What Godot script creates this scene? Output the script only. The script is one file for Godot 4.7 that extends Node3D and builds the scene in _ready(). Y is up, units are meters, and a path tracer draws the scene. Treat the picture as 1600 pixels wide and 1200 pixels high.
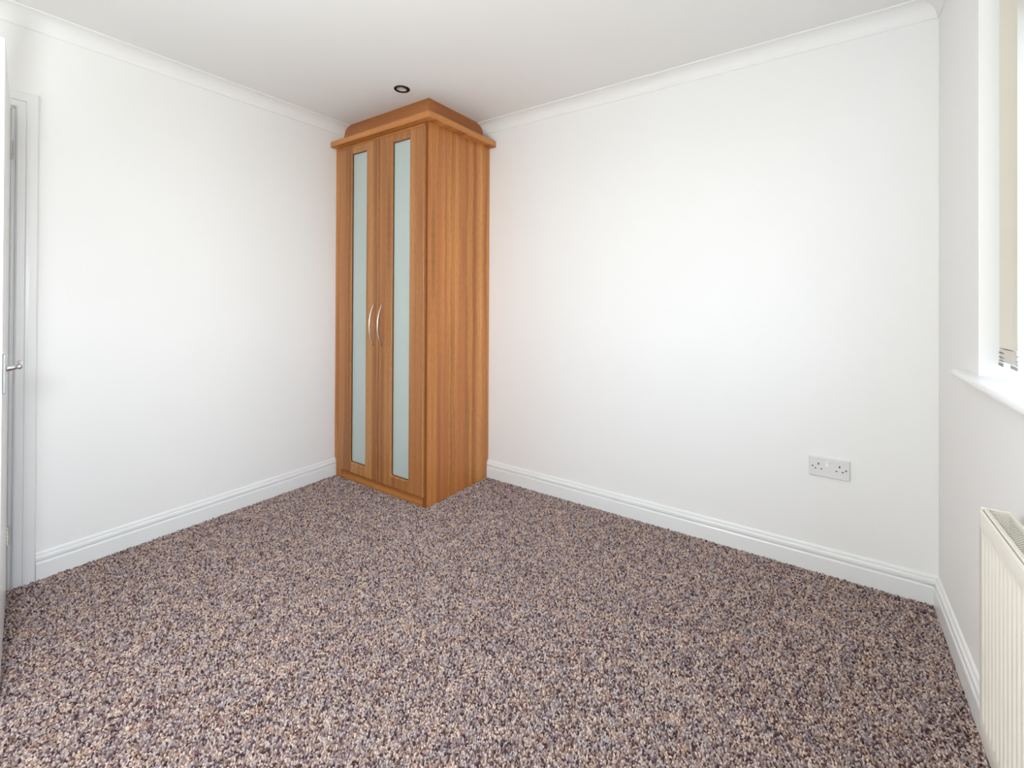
extends Node3D
# A small white bedroom: walnut-effect wardrobe in the corner, speckled carpet, window on the right.
# World: y up, metres, origin on the floor under the camera. Back wall (socket) at z = ZB, door wall at x = XL, window wall at x = XR.

const H := 2.4
const XL := -2.7583
const ZB := -2.4391
const XR := 0.3672
const ZF := 0.75
const CAM_H := 1.2048
const CX := -1.8798   # right face of the wardrobe
const CZ := -1.8594   # front of its carcass

var paint: StandardMaterial3D
var ceiling_paint: StandardMaterial3D
var gloss_white: StandardMaterial3D
var wood: StandardMaterial3D
var wood_across: StandardMaterial3D
var frosted: StandardMaterial3D
var nickel: StandardMaterial3D
var chrome: StandardMaterial3D
var dark_chrome: StandardMaterial3D
var radiator_white: StandardMaterial3D
var radiator_dark: StandardMaterial3D
var plastic_white: StandardMaterial3D
var slot_black: StandardMaterial3D
var louvre_cloth: StandardMaterial3D
var lay_across := false   # grain runs level instead of upright
var upvc: StandardMaterial3D


func _ready() -> void:
	# ---------- camera ----------
	var cam := Camera3D.new()
	cam.name = "camera"
	var yaw := 0.6062
	var pitch := 0.0047
	var roll := 0.0047
	var right := Vector3(cos(yaw), 0, -sin(yaw))
	var fwd := Vector3(-sin(yaw), 0, -cos(yaw))
	var f2 := fwd * cos(pitch) + Vector3.UP * sin(pitch)
	var u2 := Vector3.UP * cos(pitch) - fwd * sin(pitch)
	var r3 := right * cos(roll) + u2 * sin(roll)
	var u3 := u2 * cos(roll) - right * sin(roll)
	cam.transform = Transform3D(Basis(r3, u3, -f2), Vector3(0, CAM_H, 0))
	cam.projection = Camera3D.PROJECTION_FRUSTUM
	cam.near = 0.05
	cam.far = 60.0
	var focal := 707.88
	cam.size = 1200.0 / focal * cam.near
	cam.frustum_offset = Vector2(0, -(600.0 - 465.04) / focal * cam.near)
	add_child(cam)
	cam.current = true

	# ---------- sky, exposure ----------
	var sky_mat := ProceduralSkyMaterial.new()
	sky_mat.sky_top_color = Color(0.80, 0.88, 1.0)
	sky_mat.sky_horizon_color = Color(0.97, 0.98, 1.0)
	sky_mat.ground_horizon_color = Color(0.80, 0.78, 0.74)
	sky_mat.ground_bottom_color = Color(0.62, 0.60, 0.55)
	sky_mat.sky_curve = 0.2
	sky_mat.sun_angle_max = 0.0
	sky_mat.sky_energy_multiplier = 0.95
	sky_mat.ground_energy_multiplier = 0.8
	var sky := Sky.new()
	sky.sky_material = sky_mat
	var env := Environment.new()
	env.background_mode = Environment.BG_SKY
	env.sky = sky
	env.background_energy_multiplier = 3.2
	env.tonemap_mode = Environment.TONE_MAPPER_LINEAR
	env.tonemap_exposure = 1.61
	env.sdfgi_enabled = true
	env.ssao_enabled = true
	env.ssil_enabled = true
	var we := WorldEnvironment.new()
	we.name = "world_environment"
	we.environment = env
	add_child(we)

	make_materials()
	build_shell()
	build_door()
	build_window()
	build_fill_lamp()
	build_wardrobe()
	build_radiator()
	build_blind()
	build_downlight()
	build_socket()
	build_carpet()


# ================= small tools =================

func tag(o: Node, label: String, category := "", kind := "", group := "") -> void:
	o.set_meta("label", label)
	if category != "":
		o.set_meta("category", category)
	if kind != "":
		o.set_meta("kind", kind)
	if group != "":
		o.set_meta("group", group)


func thing(called: String, at: Vector3, label: String, category: String, kind := "") -> Node3D:
	var o := Node3D.new()
	o.name = called
	o.position = at
	add_child(o, true)
	tag(o, label, category, kind)
	return o


func start(smooth := -1) -> SurfaceTool:
	var st := SurfaceTool.new()
	st.begin(Mesh.PRIMITIVE_TRIANGLES)
	st.set_smooth_group(smooth)
	return st


# Commits a mesh whose points are in world places; `parent` is a thing standing unturned, or one of its parts.
func commit(st: SurfaceTool, called: String, m: Material, parent: Node = self, local := false) -> MeshInstance3D:
	st.generate_normals()
	var mi := MeshInstance3D.new()
	mi.name = called
	mi.mesh = st.commit()
	mi.material_override = m
	if not local and parent != self and not (parent is MeshInstance3D):
		mi.position = -(parent as Node3D).position
	mi.cast_shadow = GeometryInstance3D.SHADOW_CASTING_SETTING_ON
	parent.add_child(mi, true)
	return mi


func planar_uv(p: Vector3, n: Vector3) -> Vector2:
	var a := n.abs()
	if a.x >= a.y and a.x >= a.z:
		return Vector2(p.z, -p.y)
	if a.z >= a.y:
		return Vector2(p.x, -p.y)
	return Vector2(p.x, p.z)


# Points run clockwise as seen from the front.
func tri(st: SurfaceTool, a: Vector3, b: Vector3, c: Vector3) -> void:
	var n := (c - a).cross(b - a)
	if n.length() < 1e-14:
		return
	for p: Vector3 in [a, b, c]:
		var uv := planar_uv(p, n)
		st.set_uv(Vector2(uv.y, uv.x) if lay_across else uv)
		st.add_vertex(p)


func quad(st: SurfaceTool, a: Vector3, b: Vector3, c: Vector3, d: Vector3) -> void:
	tri(st, a, b, c)
	tri(st, a, c, d)


func quad_out(st: SurfaceTool, a: Vector3, b: Vector3, c: Vector3, d: Vector3, outward: Vector3) -> void:
	var n := (c - a).cross(b - a)
	if n.dot(outward) >= 0.0:
		quad(st, a, b, c, d)
	else:
		quad(st, d, c, b, a)


func tri_out(st: SurfaceTool, a: Vector3, b: Vector3, c: Vector3, outward: Vector3) -> void:
	if (c - a).cross(b - a).dot(outward) >= 0.0:
		tri(st, a, b, c)
	else:
		tri(st, c, b, a)


# A box from lo to hi with chamfered edges.
func bevel_box(st: SurfaceTool, lo: Vector3, hi: Vector3, bev := 0.0015) -> void:
	var c := (lo + hi) * 0.5
	var e := (hi - lo) * 0.5
	bev = minf(bev, minf(e.x, minf(e.y, e.z)) * 0.9)
	var ax: Array[Vector3] = [Vector3.RIGHT, Vector3.UP, Vector3.BACK]
	for k in 3:
		var i := (k + 1) % 3
		var j := (k + 2) % 3
		for s: float in [-1.0, 1.0]:
			var o: Vector3 = c + ax[k] * e[k] * s
			var p: Vector3 = ax[i] * (e[i] - bev)
			var q: Vector3 = ax[j] * (e[j] - bev)
			quad_out(st, o - p - q, o + p - q, o + p + q, o - p + q, ax[k] * s)
		for s: float in [-1.0, 1.0]:
			for t: float in [-1.0, 1.0]:
				var p1: Vector3 = c + ax[i] * e[i] * s + ax[j] * (e[j] - bev) * t
				var p2: Vector3 = c + ax[i] * (e[i] - bev) * s + ax[j] * e[j] * t
				var l: Vector3 = ax[k] * (e[k] - bev)
				quad_out(st, p1 - l, p1 + l, p2 + l, p2 - l, ax[i] * s + ax[j] * t)
	for sx: float in [-1.0, 1.0]:
		for sy: float in [-1.0, 1.0]:
			for sz: float in [-1.0, 1.0]:
				var s := Vector3(sx, sy, sz)
				tri_out(st, c + s * Vector3(e.x, e.y - bev, e.z - bev), c + s * Vector3(e.x - bev, e.y, e.z - bev), c + s * Vector3(e.x - bev, e.y - bev, e.z), s)


func box_part(called: String, lo: Vector3, hi: Vector3, m: Material, parent: Node, bev := 0.0015, local := false) -> MeshInstance3D:
	var st := start()
	bevel_box(st, lo, hi, bev)
	return commit(st, called, m, parent, local)


# A flat outline (in the plane of `u` and `v` through `o`) given thickness along `w`.
func prism(st: SurfaceTool, outline: PackedVector2Array, o: Vector3, u: Vector3, v: Vector3, w: Vector3) -> void:
	var poly := outline
	if Geometry2D.is_polygon_clockwise(poly):
		poly = poly.duplicate()
		poly.reverse()
	var idx := Geometry2D.triangulate_polygon(poly)
	for k in range(0, idx.size(), 3):
		var a := o + u * poly[idx[k]].x + v * poly[idx[k]].y
		var b := o + u * poly[idx[k + 1]].x + v * poly[idx[k + 1]].y
		var c := o + u * poly[idx[k + 2]].x + v * poly[idx[k + 2]].y
		tri_out(st, a, b, c, -w)
		tri_out(st, a + w, b + w, c + w, w)
	for k in poly.size():
		var p := poly[k]
		var q := poly[(k + 1) % poly.size()]
		var a := o + u * p.x + v * p.y
		var b := o + u * q.x + v * q.y
		var d := q - p
		quad_out(st, a, b, b + w, a + w, u * d.y - v * d.x)


# A moulding: profile (out from the wall, up) run from `a` to `b`; each end is mitred by `m0`, `m1` times the out measure.
func moulding(st: SurfaceTool, profile: PackedVector2Array, a: Vector3, b: Vector3, out: Vector3, up: Vector3, m0 := 0.0, m1 := 0.0) -> void:
	var along := (b - a).normalized()
	var mid := Vector2.ZERO
	for p in profile:
		mid += p / profile.size()
	var n := profile.size()
	for k in n:
		var p := profile[k]
		var q := profile[(k + 1) % n]
		var pa := a + out * p.x + up * p.y + along * p.x * m0
		var pb := b + out * p.x + up * p.y - along * p.x * m1
		var qa := a + out * q.x + up * q.y + along * q.x * m0
		var qb := b + out * q.x + up * q.y - along * q.x * m1
		var d := q - p
		var outward := out * d.y - up * d.x
		if Geometry2D.is_polygon_clockwise(profile):
			outward = -outward
		quad_out(st, pa, pb, qb, qa, outward)
	var idx := Geometry2D.triangulate_polygon(profile)
	for k in range(0, idx.size(), 3):
		var t: Array[Vector3] = []
		var t2: Array[Vector3] = []
		for j in 3:
			var p := profile[idx[k + j]]
			t.append(a + out * p.x + up * p.y + along * p.x * m0)
			t2.append(b + out * p.x + up * p.y - along * p.x * m1)
		tri_out(st, t[0], t[1], t[2], -along)
		tri_out(st, t2[0], t2[1], t2[2], along)


# A round bar through the points, with a radius (across, deep) at each.
func tube(st: SurfaceTool, pts: PackedVector3Array, radii: PackedVector2Array, side: Vector3, sides := 12) -> void:
	var rings: Array = []
	for k in pts.size():
		var d := (pts[mini(k + 1, pts.size() - 1)] - pts[maxi(k - 1, 0)]).normalized()
		var b := d.cross(side).normalized()
		var a := b.cross(d).normalized()
		var ring := PackedVector3Array()
		for i in sides:
			var t := TAU * i / sides
			ring.append(pts[k] + a * cos(t) * radii[k].x + b * sin(t) * radii[k].y)
		rings.append(ring)
	for k in pts.size() - 1:
		var r0: PackedVector3Array = rings[k]
		var r1: PackedVector3Array = rings[k + 1]
		for i in sides:
			var j := (i + 1) % sides
			var mid := (r0[i] + r0[j] + r1[i] + r1[j]) * 0.25
			quad_out(st, r0[i], r0[j], r1[j], r1[i], mid - (pts[k] + pts[k + 1]) * 0.5)
	for e in 2:
		var r: PackedVector3Array = rings[0] if e == 0 else rings[pts.size() - 1]
		var c := pts[0] if e == 0 else pts[pts.size() - 1]
		var dir := (pts[0] - pts[1]) if e == 0 else (pts[pts.size() - 1] - pts[pts.size() - 2])
		for i in sides:
			tri_out(st, c, r[i], r[(i + 1) % sides], dir)


# A turned shape: profile (radius, height) spun round `axis` through `o`.
func lathe(st: SurfaceTool, profile: PackedVector2Array, o: Vector3, axis: Vector3, sides := 40) -> void:
	var a := axis.cross(Vector3.RIGHT if absf(axis.x) < 0.9 else Vector3.UP).normalized()
	var b := axis.cross(a).normalized()
	for k in profile.size() - 1:
		var p := profile[k]
		var q := profile[k + 1]
		var d := q - p
		for i in sides:
			var t0 := TAU * i / sides
			var t1 := TAU * (i + 1) / sides
			var e0 := a * cos(t0) + b * sin(t0)
			var e1 := a * cos(t1) + b * sin(t1)
			var outward := (e0 + e1) * 0.5 * d.y - axis * d.x
			quad_out(st, o + e0 * p.x + axis * p.y, o + e1 * p.x + axis * p.y, o + e1 * q.x + axis * q.y, o + e0 * q.x + axis * q.y, outward)


# ================= materials =================

func plain(c: Color, rough: float, metal := 0.0) -> StandardMaterial3D:
	var m := StandardMaterial3D.new()
	m.albedo_color = c
	m.roughness = rough
	m.metallic = metal
	return m


func noise_normal(seed_: int, freq: float, strength: float) -> NoiseTexture2D:
	var n := FastNoiseLite.new()
	n.seed = seed_
	n.frequency = freq
	n.fractal_octaves = 3
	var t := NoiseTexture2D.new()
	t.width = 256
	t.height = 256
	t.seamless = true
	t.as_normal_map = true
	t.bump_strength = strength
	t.noise = n
	return t


# Foil-faced walnut effect: long upright bands and fine streaks. 0.75 m x 1.25 m, mirrored both ways.
func wood_texture() -> ImageTexture:
	var w := 448
	var h := 640
	var bands := FastNoiseLite.new()
	bands.seed = 11
	bands.frequency = 0.024
	bands.fractal_octaves = 2
	bands.fractal_gain = 0.35
	var streak := FastNoiseLite.new()
	streak.seed = 23
	streak.frequency = 0.09
	streak.fractal_octaves = 3
	var pores := FastNoiseLite.new()
	pores.seed = 37
	pores.frequency = 0.45
	pores.fractal_octaves = 2
	var warp := FastNoiseLite.new()
	warp.seed = 51
	warp.frequency = 0.005
	var im := Image.create(w * 2, h * 2, false, Image.FORMAT_RGB8)
	var dark := Color8(150, 90, 43)
	var mid := Color8(198, 129, 66)
	var light := Color8(222, 157, 92)
	var red := Color8(187, 111, 64)
	for y in h:
		for x in w:
			var xx := x + warp.get_noise_2d(x * 0.5, y * 0.6) * 5.0
			var b := bands.get_noise_2d(xx, y * 0.016)
			var s := streak.get_noise_2d(xx, y * 0.03)
			var p := pores.get_noise_2d(xx, y * 0.07)
			var t := b * 0.95 + s * 0.34
			var c := mid.lerp(light, clampf(t * 1.2, 0, 1)) if t > 0 else mid.lerp(dark, clampf(-t * 1.2, 0, 1))
			c = c.darkened(clampf((p - 0.12) * 0.35, 0.0, 0.10))
			c = c.lerp(red, clampf(bands.get_noise_2d(xx + 700.0, y * 0.012) * 0.9, 0.0, 0.5))
			im.set_pixel(x, y, c)
			im.set_pixel(2 * w - 1 - x, y, c)
			im.set_pixel(x, 2 * h - 1 - y, c)
			im.set_pixel(2 * w - 1 - x, 2 * h - 1 - y, c)
	return ImageTexture.create_from_image(im)


func make_materials() -> void:
	paint = plain(Color(0.96, 0.956, 0.947), 0.62)
	paint.normal_enabled = true
	paint.normal_texture = noise_normal(3, 0.06, 1.2)
	paint.normal_scale = 0.10
	paint.uv1_triplanar = true
	paint.uv1_world_triplanar = true
	paint.uv1_scale = Vector3.ONE * 4.0
	ceiling_paint = plain(Color(0.955, 0.95, 0.94), 0.8)
	gloss_white = plain(Color(0.945, 0.945, 0.94), 0.28)
	var tex := wood_texture()
	wood = plain(Color.WHITE, 0.42)
	wood.albedo_texture = tex
	wood.uv1_scale = Vector3(1.0 / 1.5, 1.0 / 2.5, 1)
	wood_across = plain(Color.WHITE, 0.42)
	wood_across.albedo_texture = tex
	wood_across.uv1_scale = Vector3(1.0 / 1.5, 1.0 / 2.5, 1)
	frosted = plain(Color8(186, 197, 192), 0.32)
	nickel = plain(Color(0.86, 0.82, 0.78), 0.28, 1.0)
	chrome = plain(Color(0.80, 0.78, 0.78), 0.12, 1.0)
	dark_chrome = plain(Color(0.30, 0.27, 0.27), 0.15, 1.0)
	radiator_white = plain(Color(0.915, 0.895, 0.845), 0.35)
	radiator_dark = plain(Color(0.48, 0.41, 0.30), 0.6)  # radiator interior: shade of its depth and dust, both put into the colour
	plastic_white = plain(Color(0.91, 0.905, 0.90), 0.25)
	slot_black = plain(Color(0.03, 0.025, 0.025), 0.6)
	louvre_cloth = plain(Color(0.94, 0.92, 0.86), 0.85)
	louvre_cloth.backlight_enabled = true
	louvre_cloth.backlight = Color(0.45, 0.42, 0.34)
	upvc = plain(Color(0.93, 0.94, 0.95), 0.3)


# ================= the room =================

func carved(called: String, lo: Vector3, hi: Vector3, cut_lo: Vector3, cut_hi: Vector3, m: Material) -> CSGBox3D:
	var b := CSGBox3D.new()
	b.name = called
	b.size = hi - lo
	b.position = (lo + hi) * 0.5
	b.material = m
	var c := CSGBox3D.new()
	c.name = "opening"
	c.operation = CSGShape3D.OPERATION_SUBTRACTION
	c.size = cut_hi - cut_lo
	c.position = (cut_lo + cut_hi) * 0.5 - b.position
	c.material = m
	b.add_child(c)
	add_child(b, true)
	return b


func slab(called: String, lo: Vector3, hi: Vector3, m: Material, label: String, category: String) -> void:
	var mi := MeshInstance3D.new()
	var bm := BoxMesh.new()
	bm.size = hi - lo
	mi.mesh = bm
	mi.material_override = m
	mi.name = called
	mi.position = (lo + hi) * 0.5
	add_child(mi, true)
	tag(mi, label, category, "structure")


func coving_profile() -> PackedVector2Array:
	var p := PackedVector2Array([Vector2(0, 0), Vector2(0, -0.066), Vector2(0.004, -0.066)])
	for k in 11:
		var t := PI + (PI / 2) * -k / 10.0
		p.append(Vector2(0.062 + 0.056 * cos(t), -0.062 + 0.056 * sin(t)))
	p.append(Vector2(0.066, -0.004))
	p.append(Vector2(0.066, 0))
	return p


func skirting_profile() -> PackedVector2Array:
	return PackedVector2Array([Vector2(0, 0), Vector2(0.0175, 0), Vector2(0.0175, 0.075), Vector2(0.0155, 0.0795), Vector2(0.0065, 0.0825), Vector2(0.0060, 0.0862), Vector2(0.0138, 0.0872), Vector2(0.0146, 0.091), Vector2(0.0135, 0.100), Vector2(0.0105, 0.1045), Vector2(0.0068, 0.1058), Vector2(0.0080, 0.1085), Vector2(0.0072, 0.114), Vector2(0.004, 0.119), Vector2(0, 0.121)])


func build_shell() -> void:
	var m_floor := plain(Color8(120, 100, 92), 0.95)
	m_floor.albedo_texture = fleck_texture()
	m_floor.albedo_color = Color.WHITE
	m_floor.uv1_triplanar = true
	m_floor.uv1_world_triplanar = true
	m_floor.uv1_scale = Vector3.ONE * 1.0
	slab("floor", Vector3(-4.0, -0.12, ZB - 0.15), Vector3(XR + 0.28, 0.0, ZF + 0.15), m_floor, "floor under the speckled brown and beige carpet", "floor")
	slab("ceiling", Vector3(-4.0, H, ZB - 0.15), Vector3(XR + 0.28, H + 0.15, ZF + 0.15), ceiling_paint, "flat matt white ceiling above the whole bedroom", "ceiling")
	slab("wall_back", Vector3(-4.0, 0, ZB - 0.15), Vector3(XR + 0.28, H, ZB), paint, "white wall with the double socket, right of the wardrobe", "wall")
	slab("wall_front", Vector3(-4.0, 0, ZF), Vector3(XR + 0.28, H, ZF + 0.15), paint, "white wall facing the wardrobe from behind the viewpoint", "wall")
	slab("wall_landing", Vector3(-4.0, 0, ZB), Vector3(-3.85, H, ZF), paint, "white wall of the landing beyond the doorway", "wall")
	var wl := carved("wall_left", Vector3(XL - 0.11, 0, ZB), Vector3(XL, H, ZF), Vector3(XL - 0.2, -0.1, -0.38), Vector3(XL + 0.1, 2.005, 0.445), paint)
	tag(wl, "white wall with the doorway, left of the wardrobe", "wall", "structure")
	var wr := carved("wall_right", Vector3(XR, 0, ZB), Vector3(XR + 0.28, H, ZF), Vector3(XR - 0.1, 0.968, -1.87), Vector3(XR + 0.4, 2.12, 0.30), paint)
	tag(wr, "white wall with the window above the radiator", "wall", "structure")
	# coving
	var cp := coving_profile()
	var st := start()
	moulding(st, cp, Vector3(XL, H, ZB), Vector3(XL, H, ZF), Vector3.RIGHT, Vector3.UP, 1, 1)
	tag(commit(st, "trim_1", paint), "white concave coving along the top of the door wall", "coving", "structure")
	st = start()
	moulding(st, cp, Vector3(XL, H, ZB), Vector3(XR, H, ZB), Vector3.BACK, Vector3.UP, 1, 1)
	tag(commit(st, "trim_2", paint), "white concave coving along the top of the socket wall", "coving", "structure")
	st = start()
	moulding(st, cp, Vector3(XR, H, ZB), Vector3(XR, H, ZF), Vector3.LEFT, Vector3.UP, 1, 1)
	tag(commit(st, "trim_3", paint), "white concave coving along the top of the window wall", "coving", "structure")
	# skirting
	var sp := skirting_profile()
	st = start()
	moulding(st, sp, Vector3(XL, 0, ZB), Vector3(XL, 0, -0.434), Vector3.RIGHT, Vector3.UP, 1, 0)
	tag(commit(st, "baseboard_left", gloss_white), "white moulded skirting board between the door frame and the wardrobe", "skirting", "structure")
	st = start()
	moulding(st, sp, Vector3(XL, 0, ZB), Vector3(XR, 0, ZB), Vector3.BACK, Vector3.UP, 1, 1)
	tag(commit(st, "baseboard_back", gloss_white), "white moulded skirting board below the double socket", "skirting", "structure")
	st = start()
	moulding(st, sp, Vector3(XR, 0, ZB), Vector3(XR, 0, ZF), Vector3.LEFT, Vector3.UP, 1, 0)
	tag(commit(st, "baseboard_right", gloss_white), "white moulded skirting board behind and beside the radiator", "skirting", "structure")


func build_door() -> void:
	# frame: lining, stops, architrave
	var t := thing("trim_4", Vector3(XL, 0, -0.36), "white door frame with grooved architrave at the left edge", "door frame", "structure")
	var zi := -0.366          # inner edge of the far leg
	var zn := 0.431           # inner edge of the near leg
	var yi := 1.992           # underside edge of the head
	var ap := PackedVector2Array([Vector2(0, 0), Vector2(0.009, 0), Vector2(0.0125, 0.005), Vector2(0.0135, 0.025), Vector2(0.0122, 0.0275), Vector2(0.0165, 0.0305), Vector2(0.018, 0.040), Vector2(0.018, 0.061), Vector2(0.014, 0.067), Vector2(0, 0.067)])
	for s in 2:
		# each leg is mitred across its width at the head
		var st := start()
		var z0 := zi if s == 0 else zn
		var dir := -1.0 if s == 0 else 1.0
		var n := ap.size()
		for k in n:
			var p := ap[k]
			var q := ap[(k + 1) % n]
			var a := Vector3(XL + p.x, 0, z0 + dir * p.y)
			var b := Vector3(XL + q.x, 0, z0 + dir * q.y)
			var out := Vector3(p.x + q.x, 0, dir * (p.y + q.y)) * 0.5 - Vector3(0.006, 0, dir * 0.033)
			quad_out(st, a, b, b + Vector3.UP * (yi + q.y), a + Vector3.UP * (yi + p.y), out)
		commit(st, "architrave", gloss_white, t)
	var sh := start()
	var nn := ap.size()
	for k in nn:
		var p := ap[k]
		var q := ap[(k + 1) % nn]
		var out := Vector3(p.x + q.x, p.y + q.y, 0) * 0.5 - Vector3(0.006, 0.033, 0)
		quad_out(sh, Vector3(XL + p.x, yi + p.y, zi - p.y), Vector3(XL + p.x, yi + p.y, zn + p.y), Vector3(XL + q.x, yi + q.y, zn + q.y), Vector3(XL + q.x, yi + q.y, zi - q.y), out)
	commit(sh, "architrave", gloss_white, t)
	box_part("jamb", Vector3(XL - 0.11, 0, -0.38), Vector3(XL, 1.985, -0.354), gloss_white, t)
	box_part("jamb", Vector3(XL - 0.11, 0, 0.419), Vector3(XL, 1.985, 0.445), gloss_white, t)
	box_part("head_jamb", Vector3(XL - 0.11, 1.985, -0.38), Vector3(XL, 2.005, 0.445), gloss_white, t)
	box_part("door_stop", Vector3(XL - 0.075, 0, -0.354), Vector3(XL - 0.042, 1.985, -0.342), gloss_white, t)
	box_part("door_stop", Vector3(XL - 0.075, 0, 0.407), Vector3(XL - 0.042, 1.985, 0.419), gloss_white, t)
	# the leaf, open into the room, seen almost edge-on; built along its own x axis from the hinge
	var d := thing("door_1", Vector3(-2.738, 0.008, -0.3495), "white door leaf standing open, seen edge-on at far left", "door", "structure")
	d.rotation.y = -atan2(0.106, 0.733)
	var leaf := box_part("door_leaf", Vector3(0.003, 0.004, 0), Vector3(0.743, 1.967, 0.038), gloss_white, d, 0.002, true)
	# hinges: knuckles on the pivot line
	for y: float in [1.80, 0.225]:
		var st := start(0)
		var seg := 5
		for k in seg:
			var y0 := y - 0.038 + 0.0152 * k
			var pr := PackedVector2Array([Vector2(0, y0), Vector2(0.0055, y0 + 0.0004), Vector2(0.0055, y0 + 0.0144), Vector2(0, y0 + 0.0148)])
			lathe(st, pr, Vector3(0, 0, -0.002), Vector3.UP, 14)
		commit(st, "hinge", chrome, d, true)
	# lever handle on the near edge of the visible face
	var hx := 0.690
	var satin := plain(Color(0.88, 0.90, 0.91), 0.35, 0.9)
	var plate := box_part("handle_plate", Vector3(hx - 0.022, 0.905, -0.007), Vector3(hx + 0.022, 1.025, 0.0), satin, d, 0.003, true)
	var st2 := start(0)
	tube(st2, PackedVector3Array([Vector3(hx, 0.98, -0.006), Vector3(hx, 0.98, -0.012), Vector3(hx, 0.981, -0.021), Vector3(hx, 0.983, -0.030)]), PackedVector2Array([Vector2(0.0095, 0.0095), Vector2(0.0092, 0.0092), Vector2(0.0078, 0.0078), Vector2(0.0066, 0.0066)]), Vector3.UP, 20)
	tube(st2, PackedVector3Array([Vector3(hx + 0.013, 0.983, -0.0345), Vector3(hx + 0.009, 0.983, -0.0345), Vector3(hx - 0.03, 0.985, -0.0345), Vector3(hx - 0.07, 0.985, -0.0345), Vector3(hx - 0.105, 0.986, -0.034), Vector3(hx - 0.112, 0.986, -0.034)]), PackedVector2Array([Vector2(0.0055, 0.0055), Vector2(0.0076, 0.0076), Vector2(0.0072, 0.0072), Vector2(0.007, 0.007), Vector2(0.0065, 0.0065), Vector2(0.003, 0.003)]), Vector3.UP, 20)
	commit(st2, "lever_handle", chrome, d, true)


func build_window() -> void:
	var t := thing("window_1", Vector3(XR + 0.14, 0.99, -0.785), "white framed window with deep white sill on the right wall", "window", "structure")
	var x0 := XR + 0.145
	var x1 := XR + 0.205
	var z0 := -1.87
	var z1 := 0.30
	var y0 := 0.99
	var y1 := 2.12
	var glass := plain(Color(0.97, 0.99, 1.0, 0.06), 0.02)
	glass.transparency = BaseMaterial3D.TRANSPARENCY_ALPHA
	for b: Array in [[Vector3(x0, y0, z0), Vector3(x1, y0 + 0.055, z1)], [Vector3(x0, y1 - 0.055, z0), Vector3(x1, y1, z1)]]:
		box_part("frame_rail", b[0], b[1], upvc, t, 0.004)
	for zz: float in [z0, -1.17, -0.455, z1 - 0.055]:
		box_part("frame_stile", Vector3(x0, y0 + 0.055, zz), Vector3(x1, y1 - 0.055, zz + 0.055), upvc, t, 0.004)
	var edges := [z0 + 0.055, -1.17, -1.115, -0.455, -0.40, z1 - 0.055]
	for k in 3:
		var a: float = edges[k * 2]
		var b: float = edges[k * 2 + 1]
		box_part("pane", Vector3(x0 + 0.022, y0 + 0.055, a), Vector3(x0 + 0.026, y1 - 0.055, b), glass, t, 0.0005)
	# sill board with a rounded nose and a horn past the reveal
	var st := start(1)
	var prof := PackedVector2Array([Vector2(XR + 0.145, 0.968), Vector2(XR + 0.145, 0.990)])
	for k in 9:
		var a := PI / 2 + PI * k / 8.0
		prof.append(Vector2(0.340 + 0.011 * cos(a), 0.979 + 0.011 * sin(a)))
	var shelf := prof
	st.set_smooth_group(-1)
	prism(st, shelf, Vector3(0, 0, z0), Vector3.RIGHT, Vector3.UP, Vector3.BACK * (z1 - z0))
	var horn := PackedVector2Array([Vector2(XR, 0.968), Vector2(XR, 0.990)])
	for k in 9:
		var a := PI / 2 + PI * k / 8.0
		horn.append(Vector2(0.340 + 0.011 * cos(a), 0.979 + 0.011 * sin(a)))
	prism(st, horn, Vector3(0, 0, -2.0), Vector3.RIGHT, Vector3.UP, Vector3.BACK * (z0 + 2.0))
	prism(st, horn, Vector3(0, 0, z1), Vector3.RIGHT, Vector3.UP, Vector3.BACK * 0.13)
	commit(st, "window_sill", gloss_white, t)


# ================= wardrobe =================

# A door: outer edge bevelled, opening with rounded corners and a routed edge.
func rounded_loop(x0: float, x1: float, y0: float, y1: float, r_low: float, r_high: float, z: float) -> PackedVector3Array:
	var out := PackedVector3Array()
	var cs := [[x1, y1, -1.0, -1.0, r_high, 0.0], [x0, y1, 1.0, -1.0, r_high, PI / 2], [x0, y0, 1.0, 1.0, r_low, PI], [x1, y0, -1.0, 1.0, r_low, 3 * PI / 2]]
	for c: Array in cs:
		for k in 7:
			var a: float = c[5] + PI / 2 * k / 6.0
			out.append(Vector3(c[0] + c[2] * c[4] + c[4] * cos(a), c[1] + c[3] * c[4] + c[4] * sin(a), z))
	return out


func stitch(st: SurfaceTool, a: PackedVector3Array, b: PackedVector3Array, outward: Vector3) -> void:
	for k in a.size():
		var j := (k + 1) % a.size()
		quad_out(st, a[k], a[j], b[j], b[k], outward)


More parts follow.
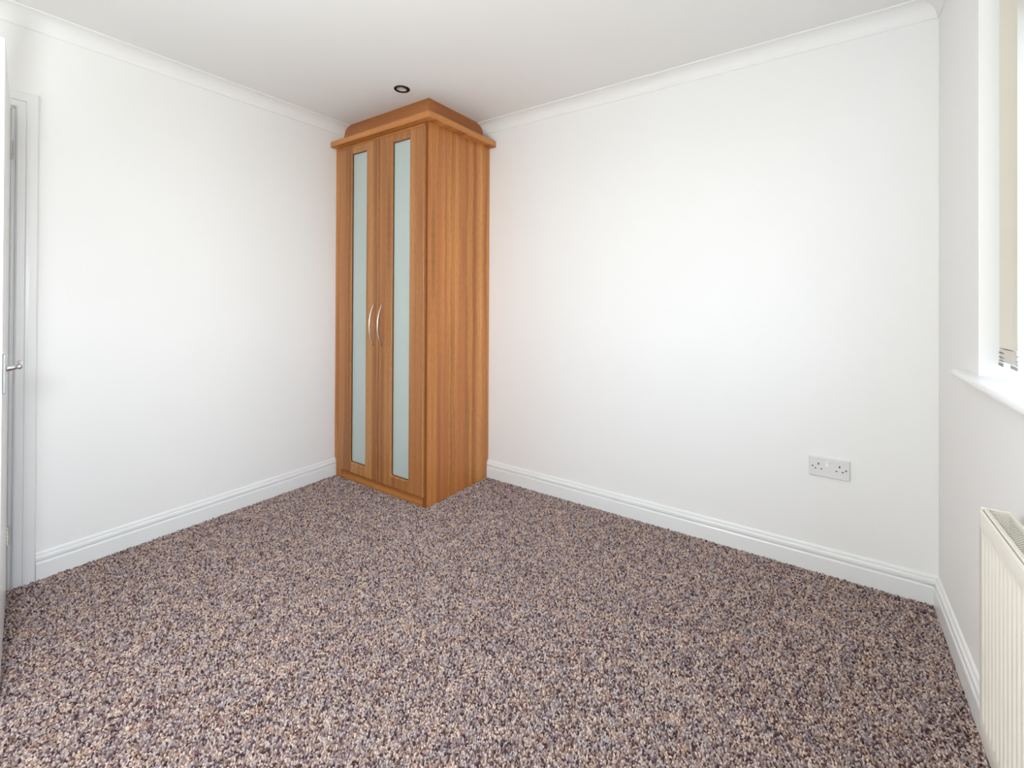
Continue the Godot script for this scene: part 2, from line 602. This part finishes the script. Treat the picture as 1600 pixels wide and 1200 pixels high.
func wardrobe_door(parent: Node3D, x0: float, x1: float, gx0: float, gx1: float, hx: float, shift: float) -> void:
	var zb := CZ + 0.0005
	var zf := CZ + 0.0205
	var y0 := 0.069
	var y1 := 2.207
	var gy0 := 0.140
	var gy1 := 2.156
	var st := start()
	var e := 0.0005
	var rings: Array[PackedVector3Array] = [
		rounded_loop(x0, x1, y0, y1, e, e, zb),
		rounded_loop(x0, x1, y0, y1, e, e, zf - 0.006),
		rounded_loop(x0 + 0.0025, x1 - 0.0025, y0 + 0.0025, y1 - 0.0025, e, e, zf - 0.002),
		rounded_loop(x0 + 0.0075, x1 - 0.0075, y0 + 0.0075, y1 - 0.0075, e, e, zf),
		rounded_loop(gx0 - 0.0075, gx1 + 0.0075, gy0 - 0.0075, gy1 + 0.0075, 0.0175, 0.0105, zf),
		rounded_loop(gx0 - 0.0025, gx1 + 0.0025, gy0 - 0.0025, gy1 + 0.0025, 0.0125, 0.0055, zf - 0.0025),
		rounded_loop(gx0, gx1, gy0, gy1, 0.010, 0.003, zf - 0.008),
		rounded_loop(gx0, gx1, gy0, gy1, 0.010, 0.003, zb)]
	for k in rings.size():
		var a := rings[k]
		var b := rings[(k + 1) % rings.size()]
		for i in a.size():
			var j := (i + 1) % a.size()
			var mid := (a[i] + a[j] + b[i] + b[j]) * 0.25
			var outward := Vector3.BACK
			var inside := Vector3((x0 + gx0) * 0.5 if mid.x < (gx0 + gx1) * 0.5 else (x1 + gx1) * 0.5, mid.y, (zb + zf) * 0.5)
			if mid.y < gy0 + 0.001 or mid.y > gy1 - 0.001:
				inside = Vector3(mid.x, (y0 + gy0) * 0.5 if mid.y < 1.0 else (y1 + gy1) * 0.5, (zb + zf) * 0.5)
			if k == 3:
				outward = Vector3.BACK
			elif k == 7:
				outward = Vector3.FORWARD
			else:
				outward = mid - inside
			quad_out(st, a[i], a[j], b[j], b[i], outward)
	var m: StandardMaterial3D = wood.duplicate()
	m.uv1_offset = Vector3(shift, shift * 0.37, 0)
	m.albedo_color = Color(0.89, 0.915, 0.97)
	var door := commit(st, "door", m, parent)
	# frosted panel held in the opening
	box_part("glass_panel", Vector3(gx0 - 0.002, gy0 - 0.002, zb + 0.001), Vector3(gx1 + 0.002, gy1 + 0.002, zb + 0.005), frosted, door, 0.0005).set_meta("label", "tall frosted pale grey glass panel")
	# dark brown ring round the glass, inside the opening
	var bs := start()
	var b0 := rounded_loop(gx0 + 0.0002, gx1 - 0.0002, gy0 + 0.0002, gy1 - 0.0002, 0.010, 0.003, zb + 0.0115)
	var b1 := rounded_loop(gx0 + 0.003, gx1 - 0.003, gy0 + 0.003, gy1 - 0.003, 0.008, 0.002, zb + 0.0105)
	var b2 := rounded_loop(gx0 + 0.0035, gx1 - 0.0035, gy0 + 0.0035, gy1 - 0.0035, 0.008, 0.002, zb + 0.0052)
	stitch(bs, b0, b1, Vector3.BACK)
	for i in b1.size():
		var j := (i + 1) % b1.size()
		quad_out(bs, b1[i], b1[j], b2[j], b2[i], Vector3((gx0 + gx1) * 0.5, 1.1, b1[i].z) - (b1[i] + b1[j]) * 0.5)
	commit(bs, "dark_ring", plain(Color8(84, 54, 30), 0.5), door)
	# dark strip on the left door, painting the shade of the gap between the doors
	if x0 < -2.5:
		box_part("dark_edge_strip", Vector3(x1 + 0.0001, y0 + 0.002, zb), Vector3(x1 + 0.0030, y1 - 0.002, zf - 0.0045), plain(Color8(84, 54, 30), 0.6), door, 0.0004)
	# bow handle
	var pts := PackedVector3Array()
	var rad := PackedVector2Array()
	for k in 25:
		var u := -1.0 + 2.0 * k / 24.0
		pts.append(Vector3(hx, 1.043 + 0.128 * u, zf - 0.001 + 0.034 * (1.0 - pow(absf(u), 2.2))))
		var taper := 0.75 + 0.25 * (1.0 - absf(u))
		rad.append(Vector2(0.0058 * taper, 0.0034))
	var hs := start(0)
	tube(hs, pts, rad, Vector3.RIGHT, 14)
	commit(hs, "handle", nickel, door).set_meta("label", "brushed nickel bow handle")


func build_wardrobe() -> void:
	var w := thing("wardrobe", Vector3(-2.319, 0, -2.149), "tall walnut-effect corner wardrobe with two frosted glass doors", "wardrobe")
	var top := 2.229
	# right end panel, scribed round the skirting at the back
	var st := start()
	var notch := PackedVector2Array([Vector2(CZ, 0), Vector2(CZ, top), Vector2(ZB + 0.0016, top), Vector2(ZB + 0.0016, 0.135), Vector2(ZB + 0.006, 0.128), Vector2(ZB + 0.0185, 0.106), Vector2(ZB + 0.0185, 0)])
	prism(st, notch, Vector3(CX - 0.030, 0, 0), Vector3.BACK, Vector3.UP, Vector3.RIGHT * 0.030)
	var m_side: StandardMaterial3D = wood.duplicate()
	m_side.uv1_offset = Vector3(0.27, 0.1, 0)
	commit(st, "side_panel", m_side, w)
	# its front edge, covered by a thin strip toned darker
	var dark_edge: StandardMaterial3D = wood.duplicate()
	dark_edge.albedo_color = Color(0.74, 0.70, 0.66)
	box_part("dark_edge_strip", Vector3(CX - 0.030, 0, CZ), Vector3(CX - 0.0003, top, CZ + 0.0004), dark_edge, w, 0.0001)
	# left filler panel, scribed to the skirting
	st = start()
	var fil := PackedVector2Array([Vector2(-2.684, 0), Vector2(-2.684, top), Vector2(XL + 0.0016, top), Vector2(XL + 0.0016, 0.135), Vector2(XL + 0.006, 0.128), Vector2(XL + 0.0185, 0.106), Vector2(XL + 0.0185, 0)])
	prism(st, fil, Vector3(0, 0, CZ), Vector3.RIGHT, Vector3.UP, Vector3.FORWARD * 0.56)
	var m_fil: StandardMaterial3D = wood.duplicate()
	m_fil.uv1_offset = Vector3(0.61, 0.3, 0)
	commit(st, "side_panel", m_fil, w)
	lay_across = true
	box_part("plinth", Vector3(-2.6835, 0, CZ - 0.026), Vector3(CX - 0.0305, 0.085, CZ - 0.008), wood_across, w, 0.001)
	box_part("base_panel", Vector3(-2.6835, 0.086, ZB + 0.03), Vector3(CX - 0.0305, 0.104, CZ - 0.001), wood_across, w, 0.001)
	box_part("back_panel", Vector3(-2.6835, 0.105, ZB + 0.02), Vector3(CX - 0.0305, 2.208, ZB + 0.028), wood, w, 0.001)
	box_part("top_panel", Vector3(-2.6835, 2.209, ZB + 0.02), Vector3(CX - 0.0305, top - 0.001, CZ - 0.001), wood_across, w, 0.001)
	lay_across = false
	wardrobe_door(w, -2.694, -2.2875, -2.560, -2.409, -2.3305, 0.13)
	wardrobe_door(w, -2.2825, -1.8945, -2.162, -2.0115, -2.2520, 0.46)
	# cornice shelf
	lay_across = true
	st = start()
	bevel_box(st, Vector3(XL + 0.0016, top, ZB + 0.0016), Vector3(-1.825, 2.266, -1.813), 0.0018)
	commit(st, "cornice", wood_across, w)
	# frieze boards up to the ceiling, their ends scribed round the coving
	var cp := coving_profile()
	var scribe := PackedVector2Array()
	for k in range(2, cp.size()):
		scribe.append(cp[k] + Vector2(0.0016, -0.0008))
	var fr := PackedVector2Array([Vector2(-1.936, 2.2665), Vector2(-1.936, H - 0.0006), Vector2(XL + 0.068, H - 0.0006)])
	for k in range(scribe.size() - 2, -1, -1):
		fr.append(Vector2(XL + scribe[k].x, H + scribe[k].y))
	fr.append(Vector2(XL + 0.0016, H - 0.068))
	fr.append(Vector2(XL + 0.0016, 2.2665))
	st = start()
	prism(st, fr, Vector3(0, 0, -1.917), Vector3.RIGHT, Vector3.UP, Vector3.FORWARD * 0.018)
	var m_fr: StandardMaterial3D = wood_across.duplicate()
	m_fr.uv1_offset = Vector3(0.2, 0.42, 0)
	m_fr.albedo_color = Color(0.88, 0.87, 0.86)
	commit(st, "frieze", m_fr, w)
	var fs := PackedVector2Array([Vector2(-1.9355, 2.2665), Vector2(-1.9355, H - 0.0006), Vector2(ZB + 0.068, H - 0.0006)])
	for k in range(scribe.size() - 2, -1, -1):
		fs.append(Vector2(ZB + scribe[k].x, H + scribe[k].y))
	fs.append(Vector2(ZB + 0.0016, H - 0.068))
	fs.append(Vector2(ZB + 0.0016, 2.2665))
	st = start()
	prism(st, fs, Vector3(-1.936, 0, 0), Vector3.BACK, Vector3.UP, Vector3.LEFT * 0.018)
	commit(st, "frieze", m_fr, w)
	lay_across = false


# ================= radiator =================

func build_radiator() -> void:
	var zl := -1.42
	var zr := -0.42
	var xf := 0.280
	var xb := 0.330
	var yt := 0.750
	var yb := 0.250
	var r := thing("radiator", Vector3(0.32, 0, -0.92), "cream ribbed panel radiator on the wall under the window sill", "radiator")
	# pressed front panel
	var st := start(0)
	var pitch := 0.0245
	var ys: Array[float] = []
	var dep: Array[float] = []
	for a: Array in [[yt - 0.004, 0.0, 0.004], [yt - 0.0045, 0.0, 0.001], [yt - 0.008, 0.0, 0.0], [yt - 0.036, 0.0, 0.0], [yt - 0.042, 0.15, 0.0], [yt - 0.052, 0.7, 0.0], [yt - 0.062, 1.0, 0.0], [yb + 0.062, 1.0, 0.0], [yb + 0.052, 0.7, 0.0], [yb + 0.042, 0.15, 0.0], [yb + 0.036, 0.0, 0.0], [yb + 0.006, 0.0, 0.0], [yb + 0.001, 0.0, 0.002], [yb, 0.0, 0.006]]:
		ys.append(a[0])
		dep.append(a[1])
	var back := [0.004, 0.001, 0.0, 0.0, 0.0, 0.0, 0.0, 0.0, 0.0, 0.0, 0.0, 0.0, 0.002, 0.006]
	var zs: Array[float] = [zl, zl + 0.0015]
	var n_rib := int((zr - zl - 0.012) / pitch)
	var per := 8
	for k in n_rib * per + 1:
		zs.append(zl + 0.006 + pitch * k / per)
	zs.append(zr)
	var grid: Array = []
	for i in ys.size():
		var row := PackedVector3Array()
		for z in zs:
			var ph := fposmod((z - zl - 0.006) / pitch, 1.0)
			var g := pow(0.5 + 0.5 * cos(TAU * ph), 2.0)
			if z < zl + 0.003:
				g = 0.0
			var edge := 0.004 if z == zl or z == zr else 0.0
			row.append(Vector3(xf + 0.0050 * g * dep[i] + float(back[i]) + edge, ys[i], z))
		grid.append(row)
	for i in ys.size() - 1:
		var a: PackedVector3Array = grid[i]
		var b: PackedVector3Array = grid[i + 1]
		for k in zs.size() - 1:
			quad_out(st, a[k], a[k + 1], b[k + 1], b[k], Vector3.LEFT)
	commit(st, "front_panel", radiator_white, r)
	box_part("back_panel", Vector3(xf + 0.0075, yb + 0.003, zl + 0.002), Vector3(xf + 0.012, yt - 0.010, zr - 0.002), radiator_dark, r, 0.001)
	box_part("rear_panel", Vector3(xb - 0.0055, yb, zl + 0.0035), Vector3(xb, yt - 0.011, zr - 0.0035), radiator_dark, r, 0.002)
	# convector fins behind the panel, seen dark through the grille
	st = start()
	var zz := zl + 0.02
	while zz < zr - 0.02:
		bevel_box(st, Vector3(xf + 0.0125, yb + 0.06, zz), Vector3(xb - 0.007, yt - 0.075, zz + 0.0012), 0.0003)
		zz += 0.025
	var fins := commit(st, "convector_fins", radiator_dark, r)
	fins.set_meta("kind", "stuff")
	# top cover: frame and slats
	st = start()
	bevel_box(st, Vector3(xf + 0.0055, yt - 0.010, zl + 0.004), Vector3(xf + 0.0135, yt + 0.001, zr - 0.004), 0.0015)
	bevel_box(st, Vector3(xb - 0.006, yt - 0.010, zl + 0.004), Vector3(xb, yt + 0.001, zr - 0.004), 0.0015)
	var grille := commit(st, "top_grille", radiator_white, r)
	var slat_st := start()
	bevel_box(slat_st, Vector3(xf + 0.0135, -0.0006, -0.0018), Vector3(xb - 0.006, 0.0006, 0.0018), 0.0003)
	slat_st.generate_normals()
	var slat_mesh := slat_st.commit()
	var k2 := 0
	zz = zl + 0.016
	while zz < zr - 0.008:
		var s := MeshInstance3D.new()
		s.name = "slat" if k2 == 0 else "slat_%03d" % k2
		s.mesh = slat_mesh
		s.material_override = radiator_white
		s.position = Vector3(0, yt - 0.0015, zz)
		grille.add_child(s, true)
		zz += 0.0092
		k2 += 1
	# end covers and wall brackets
	for e in 2:
		var z0 := zl if e == 0 else zr - 0.003
		st = start()
		bevel_box(st, Vector3(xf + 0.0045, yb + 0.05, z0), Vector3(xb, yt - 0.006, z0 + 0.003), 0.0012)
		bevel_box(st, Vector3(xf + 0.002, yt - 0.006, z0), Vector3(xb, yt + 0.0015, z0 + 0.0035), 0.0014)
		commit(st, "end_cover", radiator_white, r)
	for zb: float in [zl + 0.2, zr - 0.2]:
		box_part("bracket", Vector3(xb - 0.006, yb + 0.12, zb), Vector3(XR - 0.0016, yb + 0.20, zb + 0.03), radiator_white, r)


# ================= blind, light, socket =================

func build_blind() -> void:
	var b := thing("vertical_blind", Vector3(0.425, 2.05, -0.8), "cream vertical blind drawn back beside the window reveal", "blind")
	box_part("headrail", Vector3(0.405, 2.075, -1.865), Vector3(0.445, 2.118, 0.295), upvc, b, 0.003)
	var clear_weight := plain(Color(0.80, 0.77, 0.73), 0.2)
	var bead := plain(Color(0.62, 0.58, 0.54), 0.25)
	var n := 9
	var tops := 2.07
	var bots := 1.075
	var dir := Vector3(0.056, 0, 0.998).normalized()   # a louvre turned almost along the window
	var nor := Vector3(dir.z, 0, -dir.x)
	var ends: Array[Vector3] = []
	for k in n:
		var c := Vector3(0.409 + 0.0005 * k, 0, -1.775 - 0.0085 * k)
		var st := start(0)
		var cols := 6
		var up: Array[Vector3] = []
		for i in cols + 1:
			var u := -0.5 + float(i) / cols
			up.append(c + dir * u * 0.089 + nor * 0.003 * cos(u * PI))
		for i in cols:
			quad_out(st, up[i] + Vector3.UP * tops, up[i + 1] + Vector3.UP * tops, up[i + 1] + Vector3.UP * bots, up[i] + Vector3.UP * bots, -nor)
			quad_out(st, up[i] + nor * 0.0006 + Vector3.UP * tops, up[i + 1] + nor * 0.0006 + Vector3.UP * tops, up[i + 1] + nor * 0.0006 + Vector3.UP * bots, up[i] + nor * 0.0006 + Vector3.UP * bots, nor)
		var louvre := commit(st, "louvre", louvre_cloth, b)
		# bottom weight in its pocket
		var ws := start()
		prism(ws, PackedVector2Array([Vector2(-0.042, bots - 0.002), Vector2(-0.042, bots - 0.030), Vector2(-0.036, bots - 0.038), Vector2(0.036, bots - 0.038), Vector2(0.042, bots - 0.030), Vector2(0.042, bots - 0.002)]), c, dir, Vector3.UP, nor * 0.0022)
		commit(ws, "weight", clear_weight, louvre)
		ends.append(c + dir * 0.047 + Vector3.UP * (bots - 0.014))
		ends.append(c - dir * 0.047 + Vector3.UP * (bots - 0.014))
	# bead chains that link the weights along both edges, hanging in loops
	for side in 2:
		var st := start(0)
		for k in n - 1:
			var p: Vector3 = ends[k * 2 + side]
			var q: Vector3 = ends[(k + 1) * 2 + side]
			for i in 11:
				var u := i / 10.0
				var o := p.lerp(q, u) + Vector3.DOWN * 0.036 * 4.0 * u * (1.0 - u)
				lathe(st, PackedVector2Array([Vector2(0, -0.0019), Vector2(0.0014, -0.0013), Vector2(0.0019, 0), Vector2(0.0014, 0.0013), Vector2(0, 0.0019)]), o, Vector3.UP, 8)
		commit(st, "bead_chain", bead, b)


func build_downlight() -> void:
	var at := Vector3(-1.983, H, -1.752)
	var d := thing("downlight", at, "round dark chrome recessed spotlight in ceiling before the wardrobe", "ceiling light")
	var st := start(0)
	lathe(st, PackedVector2Array([Vector2(0.0445, 0.0), Vector2(0.0445, -0.0025), Vector2(0.042, -0.0045), Vector2(0.035, -0.005), Vector2(0.0315, -0.003), Vector2(0.031, 0.0), Vector2(0.0445, 0.0)]), at, Vector3.UP, 48)
	commit(st, "bezel", dark_chrome, d)
	st = start(0)
	var ax := Vector3(0.10, 1.0, 0.14).normalized()
	lathe(st, PackedVector2Array([Vector2(0.0305, 0.001), Vector2(0.0305, -0.004), Vector2(0.0285, -0.006), Vector2(0.0262, -0.005), Vector2(0.0258, -0.001), Vector2(0.0305, 0.001)]), at, ax, 48)
	commit(st, "gimbal_ring", chrome, d)
	st = start(0)
	lathe(st, PackedVector2Array([Vector2(0.0258, -0.0025), Vector2(0.022, -0.0015), Vector2(0.012, -0.0008), Vector2(0.0, -0.0006)]), at, ax, 40)
	var lens := plain(Color(0.90, 0.92, 0.92), 0.15)
	commit(st, "lamp", lens, d)


# Fill light added to even out the room: an opal globe on a slender stand, beside the viewpoint and out of the frame.
func build_fill_lamp() -> void:
	var at := Vector3(-0.8, 1.3, 0.04)
	var p := thing("fill_lamp", Vector3(at.x, 0, at.z), "added fill light, an unseen lit opal globe on a slender white stand", "added lamp")
	var st := start(0)
	lathe(st, PackedVector2Array([Vector2(0, 0.0), Vector2(0.13, 0.0), Vector2(0.13, 0.012), Vector2(0.124, 0.018), Vector2(0.02, 0.022), Vector2(0, 0.022)]), Vector3(at.x, 0, at.z), Vector3.UP, 36)
	commit(st, "base", plastic_white, p)
	st = start(0)
	tube(st, PackedVector3Array([Vector3(at.x, 0.02, at.z), Vector3(at.x, at.y - 0.105, at.z)]), PackedVector2Array([Vector2(0.009, 0.009), Vector2(0.009, 0.009)]), Vector3.RIGHT, 14)
	commit(st, "pole", plastic_white, p)
	st = start(0)
	lathe(st, PackedVector2Array([Vector2(0, -0.12), Vector2(0.02, -0.12), Vector2(0.026, -0.096), Vector2(0, -0.093)]), at, Vector3.UP, 24)
	commit(st, "lamp_holder", plastic_white, p)
	var opal := plain(Color(0.95, 0.95, 0.94), 0.3)
	opal.emission_enabled = true
	opal.emission = Color(1.0, 0.99, 0.97)
	opal.emission_energy_multiplier = 1.2
	st = start(0)
	var prof := PackedVector2Array()
	for k in 17:
		var a := -PI / 2 + PI * k / 16.0
		prof.append(Vector2(0.1 * cos(a), 0.1 * sin(a)))
	lathe(st, prof, at, Vector3.UP, 32)
	commit(st, "globe", opal, p)
	var om := OmniLight3D.new()
	om.name = "fill_light"
	om.position = at - p.position
	om.light_color = Color(0.958, 0.986, 1.0)
	om.light_energy = 0.94
	om.light_size = 0.09
	om.omni_range = 12.0
	om.omni_attenuation = 2.0
	om.shadow_enabled = true
	p.add_child(om, true)


func build_socket() -> void:
	var c := Vector3(0.0115, 0.4725, ZB)
	var s := thing("double_socket", c, "white double power socket low on the wall near window", "socket")
	box_part("faceplate", c + Vector3(-0.0735, -0.043, 0), c + Vector3(0.0735, 0.043, 0.0095), plastic_white, s, 0.0025)
	for k in 2:
		var x: float = -0.0385 if k == 0 else 0.0375
		box_part("earth_slot", c + Vector3(x - 0.0022, 0.0075, 0.0090), c + Vector3(x + 0.0022, 0.0165, 0.0097), slot_black, s, 0.0002)
		for sx: float in [-0.011, 0.011]:
			box_part("pin_slot", c + Vector3(x + sx - 0.0033, -0.0105, 0.0090), c + Vector3(x + sx + 0.0033, -0.0065, 0.0097), slot_black, s, 0.0002)
		# rocker in a shallow surround; the right one stands proud at its top
		var rx: float = -0.0075 if k == 0 else 0.0075
		var st := start()
		var tilt := 0.0042
		var lo := 0.0094
		prism(st, PackedVector2Array([Vector2(0.006, lo - 0.002), Vector2(0.030, lo - 0.002), Vector2(0.030, lo + (0.0006 if k == 0 else tilt)), Vector2(0.018, lo + 0.0012), Vector2(0.006, lo + (tilt if k == 0 else 0.0006))]), c + Vector3(rx - 0.0048, 0, 0), Vector3.UP, Vector3.BACK, Vector3.RIGHT * 0.0096)
		commit(st, "rocker_switch", plain(Color(0.93, 0.915, 0.90), 0.3), s)
		var sc := start(0)
		var sxx: float = -0.0602 if k == 0 else 0.0602
		lathe(sc, PackedVector2Array([Vector2(0.0036, 0.0085), Vector2(0.0036, 0.0098), Vector2(0.003, 0.0102), Vector2(0.0, 0.0102)]), c + Vector3(sxx, 0.0, 0), Vector3.BACK, 20)
		commit(sc, "screw", plain(Color(0.55, 0.54, 0.53), 0.3, 0.8), s)


# ================= carpet =================

func tuft_colour(rng: RandomNumberGenerator, warm: float) -> Color:
	var r := rng.randf()
	var c: Color
	if r < 0.34:
		c = Color8(196, 179, 171)
	elif r < 0.56:
		c = Color8(152, 127, 124)
	elif r < 0.70:
		c = Color8(166, 143, 127)
	elif r < 0.84:
		c = Color8(106, 79, 80)
	elif r < 0.95:
		c = Color8(68, 46, 50)
	else:
		c = Color8(152, 137, 140)
	var v := rng.randf_range(0.9, 1.08) * (1.0 + warm * 0.05)
	return Color(minf(c.r * v * (1.0 + warm * 0.02), 1.0), minf(c.g * v, 1.0), minf(c.b * v * (1.0 - warm * 0.04), 1.0))


func fleck_texture() -> ImageTexture:
	var rng := RandomNumberGenerator.new()
	rng.seed = 5
	var im := Image.create(192, 192, false, Image.FORMAT_RGB8)
	for y in 192:
		for x in 192:
			im.set_pixel(x, y, tuft_colour(rng, 0.0).darkened(0.3))
	return ImageTexture.create_from_image(im)


# Twisted loop-and-cut pile: each tuft a little leaning cone of yarn, in the flecked colours of the carpet.
func build_carpet() -> void:
	var st := start(0)
	var prof := [[0.0022, -0.001], [0.0029, 0.003], [0.0029, 0.0062], [0.0016, 0.0086]]
	var sides := 5
	for k in prof.size() - 1:
		for i in sides:
			var t0 := TAU * i / sides
			var t1 := TAU * (i + 1) / sides
			var a := Vector3(cos(t0) * prof[k][0], prof[k][1], sin(t0) * prof[k][0])
			var b := Vector3(cos(t1) * prof[k][0], prof[k][1], sin(t1) * prof[k][0])
			var c := Vector3(cos(t1) * prof[k + 1][0], prof[k + 1][1], sin(t1) * prof[k + 1][0])
			var d := Vector3(cos(t0) * prof[k + 1][0], prof[k + 1][1], sin(t0) * prof[k + 1][0])
			quad_out(st, a, b, c, d, Vector3((a.x + b.x), 0, (a.z + b.z)))
	for i in sides:
		var t0 := TAU * i / sides
		var t1 := TAU * (i + 1) / sides
		tri_out(st, Vector3(0, 0.0093, 0), Vector3(cos(t0) * 0.0016, 0.0086, sin(t0) * 0.0016), Vector3(cos(t1) * 0.0016, 0.0086, sin(t1) * 0.0016), Vector3.UP)
	st.generate_normals()
	var mm := MultiMesh.new()
	mm.transform_format = MultiMesh.TRANSFORM_3D
	mm.use_colors = true
	mm.mesh = st.commit()
	var rng := RandomNumberGenerator.new()
	rng.seed = 77
	var patch := FastNoiseLite.new()
	patch.seed = 9
	patch.frequency = 14.0
	var xs: Array[Transform3D] = []
	var cs: Array[Color] = []
	var pitch := 0.0046
	var nx := int((XR - XL) / pitch)
	var nz := int((0.35 - ZB) / pitch)
	for i in nx:
		for j in nz:
			var x := XL + 0.004 + pitch * (i + 0.5 * (j % 2)) + rng.randf_range(-0.0018, 0.0018)
			var z := ZB + 0.004 + pitch * j + rng.randf_range(-0.0018, 0.0018)
			if -x * 0.57 - z * 0.82 < 0.75:
				continue
			if x < XL + 0.019 or z < ZB + 0.019 or x > XR - 0.019:
				continue
			if x < CX + 0.002 and z < CZ + 0.002:
				continue
			var lean := rng.randf_range(0.0, 0.75)
			var az := rng.randf() * TAU
			var bas := Basis(Vector3(cos(az), 0, sin(az)), lean) * Basis(Vector3.UP, rng.randf() * TAU)
			var s := rng.randf_range(0.85, 1.3)
			bas = bas.scaled(Vector3(s, s * rng.randf_range(0.85, 1.15), s))
			xs.append(Transform3D(bas, Vector3(x, 0.0, z)))
			cs.append(tuft_colour(rng, patch.get_noise_2d(x, z) * 2.0).srgb_to_linear())
	mm.instance_count = xs.size()
	for k in xs.size():
		mm.set_instance_transform(k, xs[k])
		mm.set_instance_color(k, cs[k])
	var m := plain(Color.WHITE, 0.95)
	m.vertex_color_use_as_albedo = true
	var mi := MultiMeshInstance3D.new()
	mi.name = "carpet_pile"
	mi.multimesh = mm
	mi.material_override = m
	add_child(mi, true)
	tag(mi, "speckled brown, mauve and beige twist pile carpet covering the floor", "carpet", "stuff")
